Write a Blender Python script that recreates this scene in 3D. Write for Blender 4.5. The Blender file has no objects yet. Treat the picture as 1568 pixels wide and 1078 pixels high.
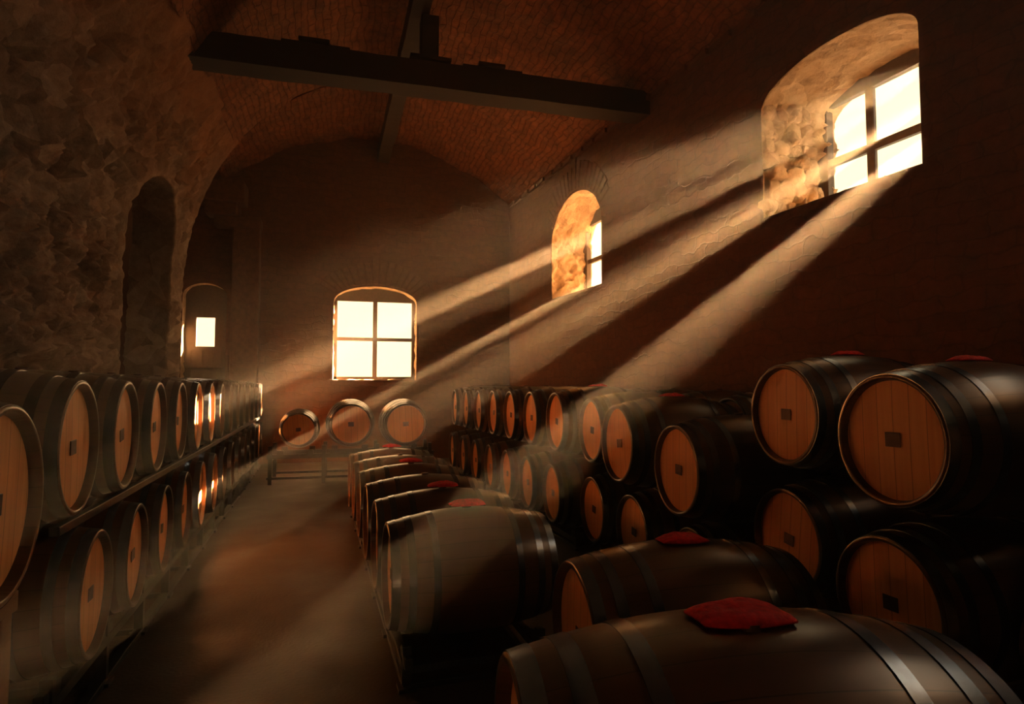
import bpy, bmesh, math, random
from mathutils import Vector, Matrix, noise
random.seed(7)
C = bpy.context.scene.collection
bpy.context.scene.view_settings.view_transform = 'Standard'

# ------------------------------------------------------------------ materials
def mat(name):
    m = bpy.data.materials.new(name); m.use_nodes = True
    nt = m.node_tree; b = nt.nodes['Principled BSDF']
    return m, nt, b
def N(nt, t, **kw):
    n = nt.nodes.new(t)
    for k, v in kw.items():
        if k in n.inputs: n.inputs[k].default_value = v
        else: setattr(n, k, v)
    return n
def ramp(nt, fac, stops):
    r = nt.nodes.new('ShaderNodeValToRGB')
    el = r.color_ramp.elements
    el[0].position, el[0].color = stops[0][0], (*stops[0][1], 1)
    el[1].position, el[1].color = stops[-1][0], (*stops[-1][1], 1)
    for p, c in stops[1:-1]:
        e = el.new(p); e.color = (*c, 1)
    nt.links.new(fac, r.inputs[0]); return r
def mathn(nt, op, a, b=None):
    n = nt.nodes.new('ShaderNodeMath'); n.operation = op
    for i, v in enumerate((a, b)):
        if v is None: continue
        if isinstance(v, (int, float)): n.inputs[i].default_value = v
        else: nt.links.new(v, n.inputs[i])
    return n.outputs[0]
def mapping(nt, out, scale=(1,1,1)):
    mp = nt.nodes.new('ShaderNodeMapping'); mp.inputs['Scale'].default_value = scale
    nt.links.new(out, mp.inputs[0]); return mp.outputs[0]
def bump(nt, b, h, strength, dist):
    bp = nt.nodes.new('ShaderNodeBump'); bp.inputs['Strength'].default_value = strength
    bp.inputs['Distance'].default_value = dist
    nt.links.new(h, bp.inputs['Height']); nt.links.new(bp.outputs[0], b.inputs['Normal'])

def stone_mat(name, cols, scale=3.5, rough=.92, bstr=1., topcol=None):
    m, nt, b = mat(name); L = nt.links
    tc = N(nt, 'ShaderNodeTexCoord').outputs['Object']
    v = N(nt, 'ShaderNodeTexVoronoi', Scale=scale); v.feature = 'F1'; L.new(tc, v.inputs['Vector'])
    n = N(nt, 'ShaderNodeTexNoise', Scale=9.0, Detail=9.0, Roughness=.7); L.new(tc, n.inputs['Vector'])
    n2 = N(nt, 'ShaderNodeTexNoise', Scale=1.3, Detail=3.0); L.new(tc, n2.inputs['Vector'])
    sep = N(nt, 'ShaderNodeSeparateColor'); L.new(v.outputs['Color'], sep.inputs[0])
    f = mathn(nt, 'ADD', mathn(nt, 'MULTIPLY', sep.outputs[0], .25), mathn(nt, 'MULTIPLY', n.outputs['Fac'], .55))
    f = mathn(nt, 'ADD', f, mathn(nt, 'MULTIPLY', n2.outputs['Fac'], .2))
    r = ramp(nt, f, [(.25, cols[0]), (.5, cols[1]), (.75, cols[2])])
    out = r.outputs[0]
    if topcol:   # stone gives way to brick-coloured rubble higher up
        sx = N(nt, 'ShaderNodeSeparateXYZ'); L.new(tc, sx.inputs[0])
        mr = N(nt, 'ShaderNodeMapRange'); L.new(mathn(nt, 'ADD', sx.outputs[2], mathn(nt, 'MULTIPLY', n2.outputs['Fac'], 1.6)), mr.inputs[0])
        mr.inputs[1].default_value = 4.6; mr.inputs[2].default_value = 6.0
        mx = N(nt, 'ShaderNodeMix'); mx.data_type = 'RGBA'; L.new(mr.outputs[0], mx.inputs['Factor'])
        r2 = ramp(nt, f, [(.25, tuple(c*.35 for c in topcol)), (.75, topcol)])
        L.new(out, mx.inputs[6]); L.new(r2.outputs[0], mx.inputs[7]); out = mx.outputs[2]
    L.new(out, b.inputs['Base Color']); b.inputs['Roughness'].default_value = rough
    bump(nt, b, n.outputs['Fac'], bstr, .07)
    return m
M_left = stone_mat('rough_stone', [(.09,.060,.044), (.25,.18,.135), (.46,.35,.275)], topcol=(.30,.125,.055), bstr=.6)
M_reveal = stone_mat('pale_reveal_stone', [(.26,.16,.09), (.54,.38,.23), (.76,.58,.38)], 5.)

def brick_mat(name, c1, c2, mortar, sc=1.0, bw=.32, rh=.11, bstr=.7, dist=.12, lo=.25, nb=1.3, mb=-.45, ns=6.):
    m, nt, b = mat(name); L = nt.links
    tc = N(nt, 'ShaderNodeTexCoord')
    uv = tc.outputs['UV']
    n0 = N(nt, 'ShaderNodeTexNoise', Scale=3.2, Detail=5.0); L.new(uv, n0.inputs['Vector'])
    mx = N(nt, 'ShaderNodeVectorMath'); mx.operation = 'SCALE'; mx.inputs['Scale'].default_value = dist
    L.new(n0.outputs['Color'], mx.inputs[0])
    ad = N(nt, 'ShaderNodeVectorMath'); ad.operation = 'ADD'; L.new(uv, ad.inputs[0]); L.new(mx.outputs[0], ad.inputs[1])
    br = N(nt, 'ShaderNodeTexBrick', Scale=sc); L.new(ad.outputs[0], br.inputs['Vector'])
    br.inputs['Color1'].default_value = (*c1, 1); br.inputs['Color2'].default_value = (*c2, 1)
    br.inputs['Mortar'].default_value = (*mortar, 1)
    br.inputs['Mortar Size'].default_value = .014; br.inputs['Mortar Smooth'].default_value = .9
    br.inputs['Brick Width'].default_value = bw; br.inputs['Row Height'].default_value = rh
    n = N(nt, 'ShaderNodeTexNoise', Scale=ns, Detail=9.0, Roughness=.72); L.new(uv, n.inputs['Vector'])
    mix = N(nt, 'ShaderNodeMix'); mix.data_type = 'RGBA'; mix.blend_type = 'MULTIPLY'
    mix.inputs['Factor'].default_value = .9
    rr = ramp(nt, n.outputs['Fac'], [(.32, (lo,lo*.9,lo*.8)), (.68, (1.35,1.28,1.2))])
    L.new(br.outputs['Color'], mix.inputs[6]); L.new(rr.outputs[0], mix.inputs[7])
    L.new(mix.outputs[2], b.inputs['Base Color']); b.inputs['Roughness'].default_value = .9
    h = mathn(nt, 'ADD', mathn(nt, 'MULTIPLY', br.outputs['Fac'], mb), mathn(nt, 'MULTIPLY', n.outputs['Fac'], nb))
    bump(nt, b, h, bstr, .04)
    return m
M_vault = brick_mat('vault_brick', (.215,.074,.027), (.155,.054,.021), (.12,.043,.018), bw=.34, rh=.10, dist=.18)
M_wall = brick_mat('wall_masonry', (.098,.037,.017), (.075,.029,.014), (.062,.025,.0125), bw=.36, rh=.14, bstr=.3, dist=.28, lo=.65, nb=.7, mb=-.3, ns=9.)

def wood_mat(name, cols, rough, kind):
    m, nt, b = mat(name); L = nt.links
    tc = N(nt, 'ShaderNodeTexCoord').outputs['Object']
    oi = N(nt, 'ShaderNodeObjectInfo')
    sep = N(nt, 'ShaderNodeSeparateXYZ'); L.new(tc, sep.inputs[0])
    if kind == 'stave':
        ang = mathn(nt, 'ARCTAN2', sep.outputs[1], sep.outputs[2])
        a = mathn(nt, 'MULTIPLY', ang, 26/(2*math.pi))
        mp = mapping(nt, tc, (1.2, 14, 14))
    elif kind == 'head':
        a = mathn(nt, 'MULTIPLY', sep.outputs[1], 12)
        mp = mapping(nt, tc, (4, 40, 1.6))
    else:
        a = mathn(nt, 'MULTIPLY', sep.outputs[1], 0.3)
        mp = mapping(nt, tc, (3, 3, 12))
    fr = mathn(nt, 'FRACT', a); fl = mathn(nt, 'FLOOR', a)
    wn = N(nt, 'ShaderNodeTexWhiteNoise'); wn.noise_dimensions = '2D'
    cb = N(nt, 'ShaderNodeCombineXYZ'); L.new(fl, cb.inputs[0]); L.new(oi.outputs['Random'], cb.inputs[1])
    L.new(cb.outputs[0], wn.inputs['Vector'])
    n = N(nt, 'ShaderNodeTexNoise', Scale=1.0, Detail=6.0, Roughness=.6); L.new(mp, n.inputs['Vector'])
    f = mathn(nt, 'ADD', mathn(nt, 'MULTIPLY', n.outputs['Fac'], .75), mathn(nt, 'MULTIPLY', wn.outputs['Value'], .25))
    r = ramp(nt, f, [(.25, cols[0]), (.75, cols[1])])
    edge = mathn(nt, 'LESS_THAN', mathn(nt, 'ABSOLUTE', mathn(nt, 'SUBTRACT', fr, .5)), .482)
    mix = N(nt, 'ShaderNodeMix'); mix.data_type = 'RGBA'
    L.new(edge, mix.inputs['Factor']); mix.inputs[6].default_value = (*[c*.5 for c in cols[0]], 1)
    L.new(r.outputs[0], mix.inputs[7])
    L.new((r.outputs[0] if kind == 'beam' else mix.outputs[2]), b.inputs['Base Color'])
    b.inputs['Roughness'].default_value = rough
    bump(nt, b, mathn(nt, 'ADD', n.outputs['Fac'], edge) if kind != 'beam' else n.outputs['Fac'], .25, .003 if kind != 'beam' else .03)
    return m
M_stave = wood_mat('barrel_staves', [(.036,.017,.010), (.086,.041,.023)], .30, 'stave')
M_head = wood_mat('barrel_head_oak', [(.74,.29,.090), (.95,.47,.17)], .5, 'head')
M_beam = wood_mat('old_beam', [(.010,.005,.0035), (.025,.011,.007)], .8, 'beam')

def flat(name, col, rough=.6, metal=0., bs=0, nscale=20):
    m, nt, b = mat(name); L = nt.links
    tc = N(nt, 'ShaderNodeTexCoord').outputs['Object']
    n = N(nt, 'ShaderNodeTexNoise', Scale=nscale, Detail=5.0); L.new(tc, n.inputs['Vector'])
    r = ramp(nt, n.outputs['Fac'], [(.3, tuple(c*.65 for c in col)), (.7, tuple(min(1, c*1.25) for c in col))])
    L.new(r.outputs[0], b.inputs['Base Color'])
    b.inputs['Roughness'].default_value = rough; b.inputs['Metallic'].default_value = metal
    if bs: bump(nt, b, n.outputs['Fac'], bs, .02)
    return m
M_hoop = flat('hoop_steel', (.14,.18,.23), .26, .85)
M_label = flat('head_stamp', (.06,.028,.02), .6)
M_metal = flat('rack_steel', (.020,.029,.038), .42, .5)
M_cloth = flat('red_felt', (.62,.010,.014), .8, 0, .3, 60)
M_frame = flat('window_frame_wood', (.05,.03,.02), .6)
M_dark = flat('dark_plaster', (.016,.010,.007), .95, 0, .5, 4)
M_arch = flat('arch_stone', (.100,.040,.019), .9, 0, .8, 12)

def floor_mat():
    m, nt, b = mat('concrete_floor'); L = nt.links
    tc = N(nt, 'ShaderNodeTexCoord').outputs['Object']
    n = N(nt, 'ShaderNodeTexNoise', Scale=1.1, Detail=6.0, Roughness=.6); L.new(tc, n.inputs['Vector'])
    n2 = N(nt, 'ShaderNodeTexNoise', Scale=45.0, Detail=4.0); L.new(tc, n2.inputs['Vector'])
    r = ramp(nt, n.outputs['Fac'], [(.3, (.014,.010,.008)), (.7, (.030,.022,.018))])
    L.new(r.outputs[0], b.inputs['Base Color'])
    rr = ramp(nt, n.outputs['Fac'], [(.35, (.48,)*3), (.65, (.72,)*3)])
    L.new(rr.outputs[0], b.inputs['Roughness'])
    h = mathn(nt, 'ADD', n.outputs['Fac'], mathn(nt, 'MULTIPLY', n2.outputs['Fac'], .4))
    bump(nt, b, h, .35, .02)
    return m
M_floor = floor_mat()

# ------------------------------------------------------------------ helpers
def finish(bm, name, mats, smooth=False, loc=(0,0,0), rotz=0):
    me = bpy.data.meshes.new(name); bm.normal_update(); bm.to_mesh(me); bm.free()
    for m in mats: me.materials.append(m)
    if smooth:
        for p in me.polygons: p.use_smooth = True
    ob = bpy.data.objects.new(name, me); C.objects.link(ob)
    ob.location = loc; ob.rotation_euler[2] = rotz
    return ob
def box(bm, a, b, mi=0, bev=0):
    x0,y0,z0 = a; x1,y1,z1 = b
    vs = [bm.verts.new(p) for p in ((x0,y0,z0),(x1,y0,z0),(x1,y1,z0),(x0,y1,z0),(x0,y0,z1),(x1,y0,z1),(x1,y1,z1),(x0,y1,z1))]
    fs = [bm.faces.new([vs[i] for i in f]) for f in ((3,2,1,0),(4,5,6,7),(0,1,5,4),(1,2,6,5),(2,3,7,6),(3,0,4,7))]
    for f in fs: f.material_index = mi
    if bev:
        es = list({e for f in fs for e in f.edges})
        bmesh.ops.bevel(bm, geom=es, offset=bev, segments=2, affect='EDGES', profile=.5)

def stone_disp(p, cell=.27, amp=.07):
    q = Vector((p[0], p[1], p[2]*1.2))/cell
    q += Vector(noise.noise_vector(q*.9))*.55
    d, _ = noise.voronoi(q)
    e = min(1., (d[1]-d[0])*2.2)
    h = e**.5
    pit = max(0., noise.noise(q*.55+Vector((9,3,1)))-.12)*1.8
    return amp*.9*(h-.6) - amp*1.5*pit + amp*.6*noise.fractal(q*1.9, .9, 2.1, 5)

def build_wall(name, base, nrm, u0, u1, top, ops, du, dv, dispf, depth, material, rev=.6, uvs=1, rmat=None):
    """base(u,z)->point ; nrm outward normal ; ops=(ua,ub,sill,spring,apex,depth,jamb roughness)"""
    ops = sorted(ops)
    us = [u0]
    def lin(a, b):
        n = max(1, int(abs(b-a)/du)); return [a+(b-a)*i/n for i in range(1, n+1)]
    for o in ops:
        us += lin(us[-1], o[0])
        n = max(20, int((o[1]-o[0])/du))
        us += [o[0]+(o[1]-o[0])*(1-math.cos(math.pi*i/n))/2 for i in range(1, n+1)]
    us += lin(us[-1], u1)
    def arch(o, u):
        c = (o[0]+o[1])/2; w = (o[1]-o[0])/2; t = max(0, 1-((u-c)/w)**2)
        return o[3]+(o[4]-o[3])*math.sqrt(t)
    def bands(u):
        for o in ops:
            if o[0]-1e-6 <= u <= o[1]+1e-6: return o[2], arch(o, u)
        if not ops: return top*.3, top*.6
        if u < ops[0][0]: return ops[0][2], ops[0][3]
        if u > ops[-1][1]: return ops[-1][2], ops[-1][3]
        for a, b in zip(ops, ops[1:]):
            if a[1] < u < b[0]:
                t = (u-a[1])/(b[0]-a[1]); return a[2]+(b[2]-a[2])*t, a[3]+(b[3]-a[3])*t
    ms = max([o[2] for o in ops] or [top*.3]); ma = max([o[4] for o in ops] or [top*.6])
    n1 = max(2, int(ms/dv)); n2 = max(2, int((ma-min([o[2] for o in ops] or [top*.3]))/dv)); n3 = max(2, int((top-ma)/dv)+4)
    bm = bmesh.new(); uvl = bm.loops.layers.uv.new('UVMap')
    grid = []; uvd = {}
    for u in us:
        s, a = bands(u)
        zs = [s*i/n1 for i in range(n1)] + [s+(a-s)*i/n2 for i in range(n2)] + [a+(top-a)*i/n3 for i in range(n3+1)]
        col = []
        for z in zs:
            p = base(u, z); p = p - nrm*dispf(p, u, z)
            v = bm.verts.new(p); uvd[v] = (u*uvs, z*uvs); col.append(v)
        grid.append(col)
    rows = len(grid[0])
    for i in range(len(us)-1):
        um = (us[i]+us[i+1])/2
        inside = any(o[0] < um < o[1] for o in ops)
        for j in range(rows-1):
            if inside and n1 <= j < n1+n2: continue
            bm.faces.new((grid[i][j], grid[i+1][j], grid[i+1][j+1], grid[i][j+1]))
    for o in ops:
        idx = [i for i, u in enumerate(us) if o[0]-1e-6 <= u <= o[1]+1e-6]
        i0, i1 = idx[0], idx[-1]
        loop = [grid[i][n1] for i in range(i0, i1+1)] + [grid[i1][j] for j in range(n1+1, n1+n2+1)] \
             + [grid[i][n1+n2] for i in range(i1-1, i0-1, -1)] + [grid[i0][j] for j in range(n1+n2-1, n1, -1)]
        prev = loop; cen = base((o[0]+o[1])/2, (o[2]+o[4])/2)
        dep = o[5] if len(o) > 5 else depth
        jr = o[6] if len(o) > 6 else 1.
        K = max(5, int(dep/.03))
        for k in range(1, K+1):
            cur = []
            for v0 in loop:
                bp = v0.co + nrm*(dep*k/K)
                rad = (v0.co-cen); rad -= nrm*rad.dot(nrm); rad.normalize()
                a = dispf(bp, 0, 0)*rev
                if rad.z > .5: a *= .35
                elif rad.y > .4: a = a*jr if a > 0 else a*1.5
                env = min(1, k/3) if k < K else .2
                v = bm.verts.new(bp - rad*a*env)
                uvd[v] = (uvd[v0][0]+dep*k/K*abs(rad.x+rad.y), uvd[v0][1]+dep*k/K*.3*abs(rad.z))
                cur.append(v)
            n = len(loop)
            for q in range(n):
                try: f = bm.faces.new((prev[q], prev[(q+1)%n], cur[(q+1)%n], cur[q])); f.material_index = 1
                except ValueError: pass
            prev = cur
    bm.normal_update()
    for f in bm.faces:
        for l in f.loops: l[uvl].uv = uvd[l.vert]
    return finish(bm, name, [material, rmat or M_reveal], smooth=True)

# ------------------------------------------------------------------ room
YB = 13.0; YE = 10.4; XL = -2.5; YF = -3.0; ZS = 5.6; ZA = 6.75; ZL = 3.0; ZT = 5.45
def XR(y): return 4.75-.1*y
def XC(y): return (XL+XR(y))/2
def x_left(z, y):
    if z <= ZL: return XL
    s = (z-ZL)/(ZA-ZL); return XC(y)-(XC(y)-XL)*math.sqrt(max(0, 1-s*s))

AL = (7.82, 9.75, .02, 3.3, 4.25)
def d_left(p, u, z):
    f = 1. if z < 4.3 else max(.2, 1-(z-4.3)/1.1*.8)
    if u:
        c = (AL[0]+AL[1])/2; w = (AL[1]-AL[0])/2
        d = math.hypot(u-c, max(0, z-AL[3]))-w if z > AL[3] else abs(u-c)-w
        d = min(abs(d), abs(YE-u))
        f *= .18+.82*min(1, d/.35)
    return stone_disp(p, .25, .13)*f
build_wall('wall_left', lambda u, z: Vector((x_left(z, u), u, z)), Vector((-1,0,0)), YF, YE, ZT,
    [AL], .033, .033, lambda p,u,z: d_left(p,u,z), .55, M_left, .10, rmat=M_left)
nR = Vector((1, .1, 0)).normalized()
W1 = (3.72, 5.42, 3.31, 4.45, 4.76, 1.05, 1.8); W2 = (8.85, 10.75, 3.16, 4.15, 4.9, .85); W3 = (.5, 2.1, 3.31, 4.38, 4.74, .8)
def d_right(p, u, z):
    return stone_disp(p, .3, .010) if u else stone_disp(p, .22, .045) + .06*noise.fractal(Vector(p)*5.5, .8, 2.1, 4)
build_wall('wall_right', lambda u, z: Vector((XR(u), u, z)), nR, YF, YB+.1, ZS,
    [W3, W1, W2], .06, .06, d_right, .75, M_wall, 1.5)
WB = (-.30, 1.40, 1.66, 3.28, 3.62, .45)
build_wall('wall_back', lambda u, z: Vector((u, YB, z)), Vector((0,1,0)), -4.3, 3.6, 6.9,
    [(-3.12, -2.33, .02, 3.3, 3.55), WB], .06, .06, lambda p,u,z: stone_disp(p, .3, .012 if u else .03), .45, M_wall, 1.6)
bm = bmesh.new(); box(bm, (-3.2, YF-.2, 0), (5.3, YF, 6.9)); finish(bm, 'wall_front', [M_dark])
bm = bmesh.new(); box(bm, (-4.4, 6.0, 0), (-4.2, YB+.1, 5.7)); box(bm, (-4.2, 6.0, 0), (-2.7, 6.2, 5.7)); finish(bm, 'wall_aisle', [M_dark])
# vault
def vault():
    bm = bmesh.new(); uvl = bm.loops.layers.uv.new('UVMap'); uvd = {}
    def sheet(y0, y1, near):
        ny = int((y1-y0)/.08); cols = []
        for i in range(ny+1):
            y = y0+(y1-y0)*i/ny; xc = XC(y); pts = []
            if near:
                x0 = x_left(ZT-.06, y)
                t0 = math.acos(min(1, (xc-x0)/(xc-XL)))
                for k in range(44):
                    t = t0+(math.pi/2-t0)*k/44
                    pts.append((xc-(xc-XL)*math.cos(t), ZL+(ZA-ZL)*math.sin(t)))
            else:
                for k in range(44):
                    x = XL+(xc-XL)*k/44
                    pts.append((x, ZA-1.15*((xc-x)/(xc-XL))**2))
            xr = XR(y)+.1
            for k in range(45):
                x = xc+(xr-xc)*k/44
                pts.append((x, ZA-1.15*((x-xc)/(XR(y)-xc))**2))
            col = []; s = 0
            for k, (x, z) in enumerate(pts):
                if k: s += math.hypot(x-pts[k-1][0], z-pts[k-1][1])
                d = .07*noise.fractal(Vector((x, y, z))*1.8, .9, 2, 6)
                v = bm.verts.new((x, y, z+d)); uvd[v] = (y, s); col.append(v)
            cols.append(col)
        for i in range(ny):
            for k in range(len(cols[0])-1):
                bm.faces.new((cols[i][k], cols[i][k+1], cols[i+1][k+1], cols[i+1][k]))
    sheet(YF, YE, True); sheet(YE, YB+.05, False)
    for f in bm.faces:
        for l in f.loops: l[uvl].uv = uvd[l.vert]
    pts = [(-4.2, 0), (XL-.3, 0), (XL-.1, .0)]
    for k in range(12): z = ZT*k/11; pts.append((x_left(z, YE)-.10, z))
    xc = XC(YE)
    for k in range(1, 20):
        t0 = math.acos((xc-x_left(ZT, YE))/(xc-XL)); t = t0+(math.pi/2-t0)*k/20
        pts.append((xc-(xc-XL)*math.cos(t), ZL+(ZA-ZL)*math.sin(t)))
    for k in range(20):
        x = xc+(XL-xc)*k/19; pts.append((x, ZA+.08-1.15*((xc-x)/(xc-XL))**2))
    pts += [(-4.2, 5.7)]
    bm.faces.new([bm.verts.new((x, YE-.01, z)) for x, z in pts])
    box(bm, (-4.3, 6.0, 5.55), (XL+.05, YB+.1, 5.75))
    return finish(bm, 'ceiling', [M_vault], smooth=True)
vault()
bm = bmesh.new(); box(bm, (-4.4, YF-.2, -.2), (5.8, YB+.6, 0)); finish(bm, 'floor', [M_floor])

# beams
def rough_beam(name, a, b, w, h, extra=None):
    a = Vector(a); b = Vector(b); L = (b-a).length
    bm = bmesh.new(); n = int(L/.12)
    rings = []
    for i in range(n+1):
        x = L*i/n; r = []
        for cy, cz in ((-1,-1),(1,-1),(1,1),(-1,1)):
            j = .012*noise.noise(Vector((x*1.5, cy*3, cz*3)))+.006*noise.noise(Vector((x*6, cy*5, cz)))
            r.append(bm.verts.new((x, cy*(w/2+j), cz*(h/2+j))))
        rings.append(r)
    for i in range(n):
        for k in range(4):
            bm.faces.new((rings[i][k], rings[i][(k+1)%4], rings[i+1][(k+1)%4], rings[i+1][k]))
    bm.faces.new(rings[0][::-1]); bm.faces.new(rings[-1])
    if extra: extra(bm)
    bmesh.ops.recalc_face_normals(bm, faces=bm.faces)
    ob = finish(bm, name, [M_beam]); ob.location = a
    ob.rotation_euler = (b-a).to_track_quat('X', 'Z').to_euler()
    return ob
def cleats(bm):
    for x in (1.55, 3.75):
        box(bm, (x-.40, -.13, .16), (x+.40, .13, .22), bev=.01)
        box(bm, (x-.2, -.18, .21), (x+.16, .1, .255), bev=.01)
rough_beam('tie_beam', (-1.98, 7.64, 5.47), (4.05, 7.64, 5.47), .34, .33, cleats)
rough_beam('ridge_beam', (1.15, -2.9, 6.46), (.66, 12.98, 6.42), .24, .28)
bm = bmesh.new(); box(bm, (.84, 7.5, 5.70), (1.06, 7.74, 6.26), bev=.01); box(bm, (.7, 7.46, 5.66), (1.22, 7.78, 5.71), bev=.01)
finish(bm, 'king_post', [M_beam])
bm = bmesh.new()
for y in [YF+i*.4 for i in range(40)]:
    y2 = min(y+.4, YB); x = XR(y+.2)
    box(bm, (x-.05, y, ZS-.10), (x+.1, y2-.006, ZS-.03))
finish(bm, 'trim_1', [M_wall])
bm = bmesh.new()
box(bm, (-2.22, 12.78, 0), (-1.72, YB+.05, 4.75), bev=.02)
box(bm, (-2.9, 12.5, 5.1), (-1.98, YB+.05, 5.5), bev=.03); box(bm, (-2.7, 12.6, 4.85), (-2.1, YB+.05, 5.1), bev=.03); box(bm, (-2.55, 12.7, 4.65), (-1.7, YB+.05, 4.85), bev=.03)
finish(bm, 'stone_corbel', [M_arch])
def voussoirs(name, base, nrm, o, h, n=15, key=True):
    bm = bmesh.new(); c = (o[0]+o[1])/2; w = (o[1]-o[0])/2
    for k in range(n):
        t0 = math.pi*(.12+.76*k/n); t1 = math.pi*(.12+.76*(k+1)/n-.008)
        hh = h*(1.25 if key and k == n//2 else 1.)*random.uniform(.93, 1.05)
        out = -nrm*random.uniform(.012, .025)
        ri = lambda t: (c-w*1.02*math.cos(t), o[3]+(o[4]-o[3])*math.sqrt(max(0, 1-(1.02*math.cos(t))**2*.98))+.05)
        ro = lambda t: (ri(t)[0]-hh*.75*math.cos(t), ri(t)[1]+hh*math.sin(t))
        P = [ri(t0), ri(t1), ro(t1), ro(t0)]
        A = [bm.verts.new(base(*p)+out) for p in P]; B = [bm.verts.new(base(*p)+nrm*.08) for p in P]
        bm.faces.new(A); bm.faces.new(B[::-1])
        for i in range(4): bm.faces.new((A[i], B[i], B[(i+1)%4], A[(i+1)%4]))
    bmesh.ops.recalc_face_normals(bm, faces=bm.faces)
    bmesh.ops.bevel(bm, geom=list(bm.edges), offset=.008, segments=1, affect='EDGES')
    return finish(bm, name, [M_arch])
voussoirs('trim_2', lambda u, z: Vector((u, YB, z)), Vector((0,1,0)), WB, .48, 17)
voussoirs('trim_3', lambda u, z: Vector((XR(u), u, z)), nR, W2, .45, 19)

# weathered rubble on the far jamb of the big window
def rubble():
    bm = bmesh.new(); rnd = random.Random(4)
    cells = []
    z = 3.36
    while z < 4.42:
        h = rnd.uniform(.14, .24); d = rnd.uniform(-.02, .06)
        while d < .72:
            w = rnd.uniform(.13, .26)
            if not (z > 3.85 and rnd.random() < .30): cells.append((d+w/2, z+h/2, w, h))
            d += w*.95
        z += h*.93
    for d, zz, w, h in cells:
        m0 = bmesh.ops.create_icosphere(bm, subdivisions=3, radius=1.)
        c = Vector((XR(5.42), 5.42+.02, zz))+nR*d
        pr = rnd.uniform(.05, .15); sd = rnd.uniform(0, 50)
        for v in m0['verts']:
            p = v.co.copy()
            p = Vector([math.copysign(abs(a)**.6, a) for a in p])
            p *= 1+.28*noise.fractal(v.co*1.3+Vector((sd, 0, 0)), .9, 2.1, 4)
            v.co = c + nR*(p.x*w*.50) + Vector((0, 1, 0))*(p.y*pr) + Vector((0, 0, 1))*(p.z*h*.50)
    bmesh.ops.recalc_face_normals(bm, faces=bm.faces)
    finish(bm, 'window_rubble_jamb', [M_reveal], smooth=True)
rubble()

# ------------------------------------------------------------------ windows
def window(name, o, mp, depth, cols, rows, bar=.045, fr=.07, zt=None, hb=None):
    bm = bmesh.new()
    ua, ub, zs, zp, za = o[:5]
    def bar_(u0, u1, z0, z1, d=.05):
        c = [(u0, z0), (u1, z0), (u1, z1), (u0, z1)]
        A = [bm.verts.new(mp(u, z, depth-d/2)) for u, z in c]; B = [bm.verts.new(mp(u, z, depth+d/2)) for u, z in c]
        bm.faces.new(A); bm.faces.new(B[::-1])
        for i in range(4): bm.faces.new((A[i], B[i], B[(i+1)%4], A[(i+1)%4]))
    e = .08
    bar_(ua-e, ua+fr, zs-e, za+e, .09); bar_(ub-fr, ub+e, zs-e, za+e, .09)
    bar_(ua, ub, zs-e, zs+fr, .09)
    zt = zt or zp
    bar_(ua-e, ub+e, zt-.02, za+.12, .07)
    W = ub-ua; hb = hb or bar
    for i in range(1, cols):
        u = ua+W*i/cols; b = bar*(1.5 if cols == 2 else 1.6); bar_(u-b/2, u+b/2, zs, zt)
    for j in range(1, rows):
        z = zs+(zt-zs)*j/rows+.02; bar_(ua, ub, z-hb/2, z+hb/2)
    for i in range(cols):
        u0 = ua+W*i/cols; u1 = ua+W*(i+1)/cols
        bar_(u0+.02, u0+.045, zs+.03, zt-.02, .035); bar_(u1-.045, u1-.02, zs+.03, zt-.02, .035)
    bmesh.ops.recalc_face_normals(bm, faces=bm.faces)
    return finish(bm, name, [M_frame])
mR = lambda u, z, d: Vector((XR(u), u, z)) + nR*d
mB = lambda u, z, d: Vector((u, YB+d, z))
window('window_1', W1, mR, .90, 3, 2, zt=4.62, hb=.08); window('window_2', W2, mR, .75, 3, 2, hb=.08, zt=4.6)
window('window_3', WB, mB, .34, 2, 2, zt=3.36, hb=.07); window('window_4', W3, mR, .62, 3, 2)
bm = bmesh.new()
dx0, dx1 = -3.2, -2.25; wx0, wx1, wz0, wz1 = -2.92, -2.58, 2.32, 2.9; y0, y1 = YB+.25, YB+.31
box(bm, (dx0, y0, 0), (wx0, y1, 3.65)); box(bm, (wx1, y0, 0), (dx1, y1, 3.65))
box(bm, (wx0, y0, 0), (wx1, y1, wz0)); box(bm, (wx0, y0, wz1), (wx1, y1, 3.65))
for x in (-3.0, -2.8, -2.6, -2.45): box(bm, (x-.004, y0-.01, 0.02), (x+.004, y0, wz0-.08))
box(bm, (dx0, y0-.03, .9), (dx1, y0, 1.0)); box(bm, (dx0, y0-.03, 1.9), (dx1, y0, 2.0))
box(bm, (-2.48, y0-.07, 1.1), (-2.44, y0-.02, 1.22))
finish(bm, 'door_1', [M_frame])
# slats on posts added outside, out of view, to split the sun into shafts
SD = Vector((1.174, .719, .617))
def sun_slats(name, p0, slope, bands, half, t):
    """slats in a plane parallel to the right wall; bands = z ranges measured at p0"""
    bm = bmesh.new(); o = Vector(p0)+SD*t
    for z0, z1 in bands:
        cs = [(-half, z0-half*slope), (half, z0+half*slope), (half, z1+half*slope), (-half, z1-half*slope)]
        A = []; B = []
        for dy, z in cs:
            q = Vector((o.x-.1*dy, o.y+dy, z+SD.z*t)); A.append(bm.verts.new(q)); B.append(bm.verts.new(q+nR*.04))
        bm.faces.new(A); bm.faces.new(B[::-1])
        for i in range(4): bm.faces.new((A[i], B[i], B[(i+1)%4], A[(i+1)%4]))
    for dy in (-half-.06, half+.06):
        x = o.x-.1*dy+.02; y = o.y+dy
        box(bm, (x-.05, y-.05, -.2), (x+.05, y+.05, bands[-1][1]+SD.z*t+.2), bev=.006)
    bmesh.ops.recalc_face_normals(bm, faces=bm.faces)
    finish(bm, name, [M_beam])
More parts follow.
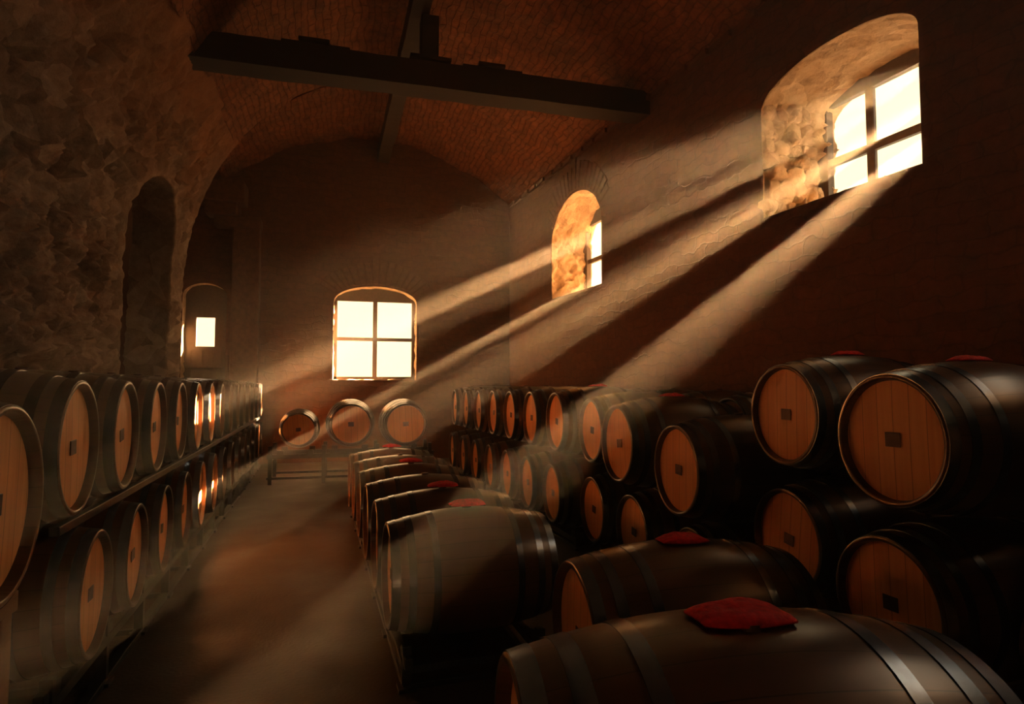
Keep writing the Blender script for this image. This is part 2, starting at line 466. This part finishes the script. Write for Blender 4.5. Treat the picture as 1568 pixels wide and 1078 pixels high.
sun_slats('added_sun_slats', (5.16, 4.97, 0), -.30, [(3.0, 3.58), (3.75, 3.98), (4.08, 4.37), (4.46, 5.0)], 1.15, 15.)
sun_slats('added_sun_slats', (4.62, 9.95, 0), -.05, [(3.70, 4.32), (4.58, 5.1)], 1.25, 4.)

# ------------------------------------------------------------------ barrel
def barrel_mesh():
    bm = bmesh.new(); S = 64
    H = .47; RE, RB = .288, .352
    def r(x): return RB-(RB-RE)*abs(x/H)**1.9
    def ring(x, rad): return [bm.verts.new((x, rad*math.sin(2*math.pi*k/S), rad*math.cos(2*math.pi*k/S))) for k in range(S)]
    def bridge(a, b, mi, sm=True):
        for k in range(S):
            f = bm.faces.new((a[k], b[k], b[(k+1)%S], a[(k+1)%S])); f.material_index = mi; f.smooth = sm
    n = 24; prev = None
    for i in range(n+1):
        x = -H+2*H*i/n; c = ring(x, r(x))
        if prev: bridge(prev, c, 0)
        prev = c
    for s in (-1, 1):
        a = ring(s*H, RE); b = ring(s*(H+.004), RE-.006); c = ring(s*(H+.002), RE-.020); d = ring(s*(H-.032), RE-.026); e = ring(s*(H-.030), .12)
        bridge(a, b, 0); bridge(b, c, 0); bridge(c, d, 0, False); bridge(d, e, 2, False)
        f = bm.faces.new(e if s > 0 else e[::-1]); f.material_index = 2
        x = s*(H-.027)
        box(bm, (min(x, x+s*.004), -.040, -.032), (max(x, x+s*.004), .040, .032), 3, .002)
        for xc, w in ((.447, .044), (.362, .040), (.235, .038)):
            x0 = s*(xc-w/2); x1 = s*(xc+w/2); t = .0028
            P = [(x0, r(x0)-.002), (x0, r(x0)+t), (x1, r(x1)+t), (x1, r(x1)-.002)]
            for u, v in zip(P, P[1:]): bridge(ring(*u), ring(*v), 1, True)
    m0 = bmesh.ops.create_cone(bm, cap_ends=True, segments=20, radius1=.032, radius2=.027, depth=.03, matrix=Matrix.Translation((0, 0, RB-.004)))
    for v in m0['verts']:
        for f in v.link_faces: f.material_index = 3
    bmesh.ops.recalc_face_normals(bm, faces=bm.faces)
    me = bpy.data.meshes.new('wine_barrel'); bm.to_mesh(me); bm.free()
    for m in (M_stave, M_hoop, M_head, M_label): me.materials.append(m)
    return me
BM = barrel_mesh()
def barrel(x, y, z, yaw=0., s=1., roll=None):
    ob = bpy.data.objects.new('wine_barrel', BM); C.objects.link(ob)
    ob.location = (x, y, z); ob.scale = (s, s, s)
    ob.rotation_euler = (random.uniform(-.12, .12) if roll is None else roll, 0, yaw)
    return ob

def cloth(x, y, z, yaw, s=1., R=.352, w=.20, d=.12, seed=0):
    bm = bmesh.new(); nx, ny = 30, 22; top = []; bot = []
    for i in range(nx+1):
        a = []; b = []
        for j in range(ny+1):
            u = i/nx*2-1; v = j/ny*2-1
            k = 1+.08*noise.noise(Vector((u*1.5, v*1.5, seed*7.3)))
            px = u*w/2*k; ang = v*d/2*k*(1-.3*u*u)/R
            e = max(0, 1-abs(u)**2.5)*max(0, 1-abs(v)**4)
            th = .004+.019*e**.7*(1+.35*noise.noise(Vector((u*1.5+seed, v*1.5, 3)))) + .003*noise.noise(Vector((u*4, v*4, seed)))*e
            rr = R-.065*abs(px/.47)**1.9+.006
            a.append(bm.verts.new((px, (rr+th)*math.sin(ang), (rr+th)*math.cos(ang))))
            b.append(bm.verts.new((px, rr*math.sin(ang), rr*math.cos(ang))))
        top.append(a); bot.append(b)
    for i in range(nx):
        for j in range(ny):
            bm.faces.new((top[i][j], top[i+1][j], top[i+1][j+1], top[i][j+1]))
            bm.faces.new((bot[i][j], bot[i][j+1], bot[i+1][j+1], bot[i+1][j]))
    for i in range(nx):
        bm.faces.new((top[i][0], bot[i][0], bot[i+1][0], top[i+1][0])); bm.faces.new((top[i+1][ny], bot[i+1][ny], bot[i][ny], top[i][ny]))
    for j in range(ny):
        bm.faces.new((top[0][j+1], bot[0][j+1], bot[0][j], top[0][j])); bm.faces.new((top[nx][j], bot[nx][j], bot[nx][j+1], top[nx][j+1]))
    bmesh.ops.recalc_face_normals(bm, faces=bm.faces)
    ob = finish(bm, 'red_cloth', [M_cloth], smooth=True, loc=(x, y, z), rotz=yaw); ob.scale = (s, s, s)

# ---- left stack
TH = .045
def LP(s): return (-.985-.045*s-.47*math.cos(.1), s-.47*math.sin(.1))
for k in range(14):
    x, y = LP(3.07+.69*k); barrel(x, y, 1.28, .1)
    if k < 1: cloth(x, y, 1.28, .1, seed=k)
for k in range(14):
    x, y = LP(3.36+.69*k)
    if y < 12.6: barrel(x, y, .565, .1)
barrel(-1.00-.47, 2.13, 1.19, .1, 1.04)
cloth(-1.47, 2.13, 1.19, .1, 1.04, seed=5)

def rack(name, loc, rotz, length, n, pitch, zr, upper=None, depth=.9, x0=.03):
    bm = bmesh.new(); t = .025
    for x in (x0+.10, x0+depth-.12):
        box(bm, (-x-t, 0, zr-.05), (-x+t, length, zr), bev=.004)
        box(bm, (-x-t, 0, .0), (-x+t, length, .035), bev=.004)
        if upper: box(bm, (-x-.02, 0, upper-.04), (-x+.02, length, upper), bev=.004)
    for k in range(n+1):
        y = k*pitch
        if y > length: break
        for x in (x0+.10, x0+depth-.12):
            box(bm, (-x-t, y-.022, .03), (-x+t, y+.022, zr+.09), bev=.004)
            box(bm, (-x-t-.02, y-.05, 0), (-x+t+.02, y+.05, .02), bev=.003)
            for sgn in (-1, 1):
                box(bm, (-x-.02, y+sgn*.06-.03, zr), (-x+.02, y+sgn*.06+.03, zr+.055), bev=.004)
        box(bm, (-x0-depth+.1, y-.018, zr-.05), (-x0-.1, y+.018, zr-.015), bev=.003)
        box(bm, (-x0-depth+.1, y-.018, .0), (-x0-.1, y+.018, .03), bev=.003)
    return finish(bm, name, [M_metal], loc=loc, rotz=rotz)
rack('barrel_rack', (-1.05, 3.0, 0), TH, 9.6, 14, .69, .25, .955)
bm = bmesh.new()
for x in (-1.12, -1.85):
    box(bm, (x-.04, 1.8, .78), (x+.04, 2.5, .85), bev=.006)
    for y in (1.84, 2.44): box(bm, (x-.035, y-.035, 0), (x+.035, y+.035, .8), bev=.006)
    box(bm, (x-.03, 1.84, .25), (x+.03, 2.44, .31), bev=.006)
    for y in (1.9, 2.36): box(bm, (x-.035, y-.05, .84), (x+.035, y+.05, .92), bev=.01)
for y in (1.84, 2.44): box(bm, (-1.85, y-.03, .70), (-1.12, y+.03, .77), bev=.006)
M_pale = wood_mat('stand_wood', [(.14,.075,.04), (.24,.14,.075)], .6, 'beam')
finish(bm, 'barrel_stand', [M_pale])

# ---- middle row
mid = [3.62, 4.33, 5.05, 5.78, 6.5, 7.22]
for k, y in enumerate(mid):
    x = .70-.055*(y-3.62); barrel(x, y, .47, .04)
    if k in (0, 1, 3, 5): cloth(x+.0, y, .47, .04, 1.05, seed=k+10)
rack('barrel_rack', (1.19, 3.27, 0), .05, 4.4, 6, .715, .13, None, .95, 0.05)
# ---- front barrels
barrel(1.47, 2.50, .46, -.05, 1.1, .05); cloth(1.47, 2.50, .46, -.05, 1.1, seed=21)
barrel(.86, 1.22, .64, -.12, 1.1, .1); cloth(.86, 1.22, .64, -.12, 1.1, seed=22)
def cradle(name, x, y, z0, yaw, R):
    bm = bmesh.new()
    for sx in (-.3, .3):
        box(bm, (sx-.03, -.36, z0-.0), (sx+.03, .36, z0+.05), bev=.004)
        for sy in (-.33, .33): box(bm, (sx-.03, sy-.03, 0), (sx+.03, sy+.03, z0+.14), bev=.004)
        for sy in (-.22, .22): box(bm, (sx-.03, sy-.05, z0+.04), (sx+.03, sy+.05, z0+.10), bev=.008)
    for sy in (-.33, .33): box(bm, (-.3, sy-.02, .05), (.3, sy+.02, .09), bev=.004)
    finish(bm, name, [M_metal], loc=(x, y, 0), rotz=yaw)
cradle('barrel_cradle', 1.47, 2.50, .02, -.05, .385); cradle('barrel_cradle', .86, 1.22, .2, -.12, .385)

# ---- right stacks (heads towards the aisle)
def RB_(hx, y, z, s=1., yaw=-.02, cl=False, seed=0):
    x = hx+.47*s; barrel(x, y, z, yaw, s)
    if cl: cloth(x, y, z, yaw, s*.9, R=.352/.9, seed=seed)
RB_(2.30, 2.16, 1.31, 1.0, cl=True, seed=31); RB_(2.30, 2.20, .59, 1.0)
RB_(2.45, 3.02, 1.38, 1.0, cl=True, seed=32); RB_(2.45, 3.02, .66, 1.0)
RB_(2.42, 1.40, 1.30, 1.0); RB_(2.42, 1.45, .58, 1.0)
RB_(2.14, 3.70, .98, 1.04); RB_(2.3, 3.78, .31, .88)
RB_(2.06, 4.46, 1.09, 1.05, cl=True, seed=34); RB_(2.2, 4.5, .38, 1.0)
RB_(2.14, 5.2, 1.14, 1.0); RB_(2.16, 5.22, .42, 1.0)
ys = [5.92, 6.64, 7.36, 8.08, 8.8, 9.52, 10.24]
for k, y in enumerate(ys):
    RB_(2.05-.05*k, y, 1.18, 1.02, cl=(k == 0), seed=40+k)
    RB_(2.00-.05*k, y-.02, .46, 1.0)
for k in range(2, 9):
    y = 2.9+.74*k
    RB_(3.13-.05*k, y, .46, .96)
    RB_(3.13-.05*k, y, 1.17, .96)
rack('barrel_rack', (3.0, 5.55, 0), .07, 5.1, 7, .72, .11, None, .95, 0.05)
rack('barrel_rack', (3.2, 1.05, 0), .0, 4.5, 6, .75, .03, None, .9, 0.05)

# ---- barrels at the back, on a low rack, heads towards camera
bk = [(-.76, 10.75, .84, .92), (.05, 10.55, .93, 1.12), (.90, 10.4, .93, 1.12)]
for x, y, z, s in bk: barrel(x, y, z, math.pi/2+.02, s)
bm = bmesh.new()
for y in (10.2, 10.85):
    box(bm, (-1.2, y-.03, .40), (1.4, y+.03, .47), bev=.006); box(bm, (-1.2, y-.03, .08), (1.4, y+.03, .12), bev=.006)
    for x in (-1.15, -.35, .48, 1.33): box(bm, (x-.03, y-.03, 0), (x+.03, y+.03, .60), bev=.005)
    for x in (-1.0, -.56, -.2, .3, .66, 1.14): box(bm, (x-.05, y-.03, .46), (x+.05, y+.03, .53), bev=.01)
for x in (-1.15, -.35, .48, 1.33): box(bm, (x-.025, 10.2, .36), (x+.025, 10.85, .40), bev=.005)
finish(bm, 'barrel_rack', [M_metal])

# ------------------------------------------------------------------ light
def area(name, loc, d, sx, sy, power, col):
    l = bpy.data.lights.new(name, 'AREA'); l.shape = 'RECTANGLE'; l.size = sx; l.size_y = sy
    l.energy = power; l.color = col
    o = bpy.data.objects.new(name, l); C.objects.link(o); o.location = loc
    o.rotation_euler = Vector(d).to_track_quat('-Z', 'Y').to_euler()
def wl(name, o, mp, dep, d, power, col):
    c = mp((o[0]+o[1])/2, (o[2]+o[4])/2, dep); area(name, c, d, o[1]-o[0]+.16, o[4]-o[2]+.16, power, col)
wl('sky_glow', W1, mR, 1.06, -nR, 9, (1, .68, .40))
wl('sky_glow', W2, mR, .88, -nR, 85, (1, .42, .11))
wl('sky_glow', WB, mB, .50, (0,-1,0), 30, (1, .42, .11))
wl('sky_glow', W3, mR, .82, -nR, 66, (1, .74, .50))
area('sky_glow', (-2.75, YB+.45, 2.61), (0,-1,0), .5, .7, 4, (1, .7, .45))
s = bpy.data.lights.new('sun', 'SUN'); s.energy = 400; s.angle = math.radians(.08); s.color = (1, .55, .24)
so = bpy.data.objects.new('sun', s); C.objects.link(so)
so.rotation_euler = (-SD).to_track_quat('-Z', 'Y').to_euler(); so.location = (12, 8, 8)

# haze
m = bpy.data.materials.new('dusty_air'); m.use_nodes = True; nt = m.node_tree
nt.nodes.remove(nt.nodes['Principled BSDF'])
vs = nt.nodes.new('ShaderNodeVolumeScatter'); vs.inputs['Density'].default_value = .006; vs.inputs['Anisotropy'].default_value = .5
vs.inputs['Color'].default_value = (1, .88, .75, 1)
nt.links.new(vs.outputs[0], nt.nodes['Material Output'].inputs['Volume'])
bm = bmesh.new(); box(bm, (-4.35, YF-.05, -.02), (5.9, YB+.7, 6.95)); finish(bm, 'dusty_air', [m])

w = bpy.data.worlds.new('World'); bpy.context.scene.world = w; w.use_nodes = True
w.node_tree.nodes['Background'].inputs[0].default_value = (1, .76, .40, 1); w.node_tree.nodes['Background'].inputs[1].default_value = 2.0

# ------------------------------------------------------------------ camera
cam = bpy.data.cameras.new('camera'); co = bpy.data.objects.new('camera', cam); C.objects.link(co)
cam.sensor_width = 36; cam.lens = 36*950/1600; cam.clip_start = .05
co.location = (0, 0, 1.55)
co.rotation_euler = (math.radians(90+3.13), 0, math.radians(-15.1))
bpy.context.scene.camera = co
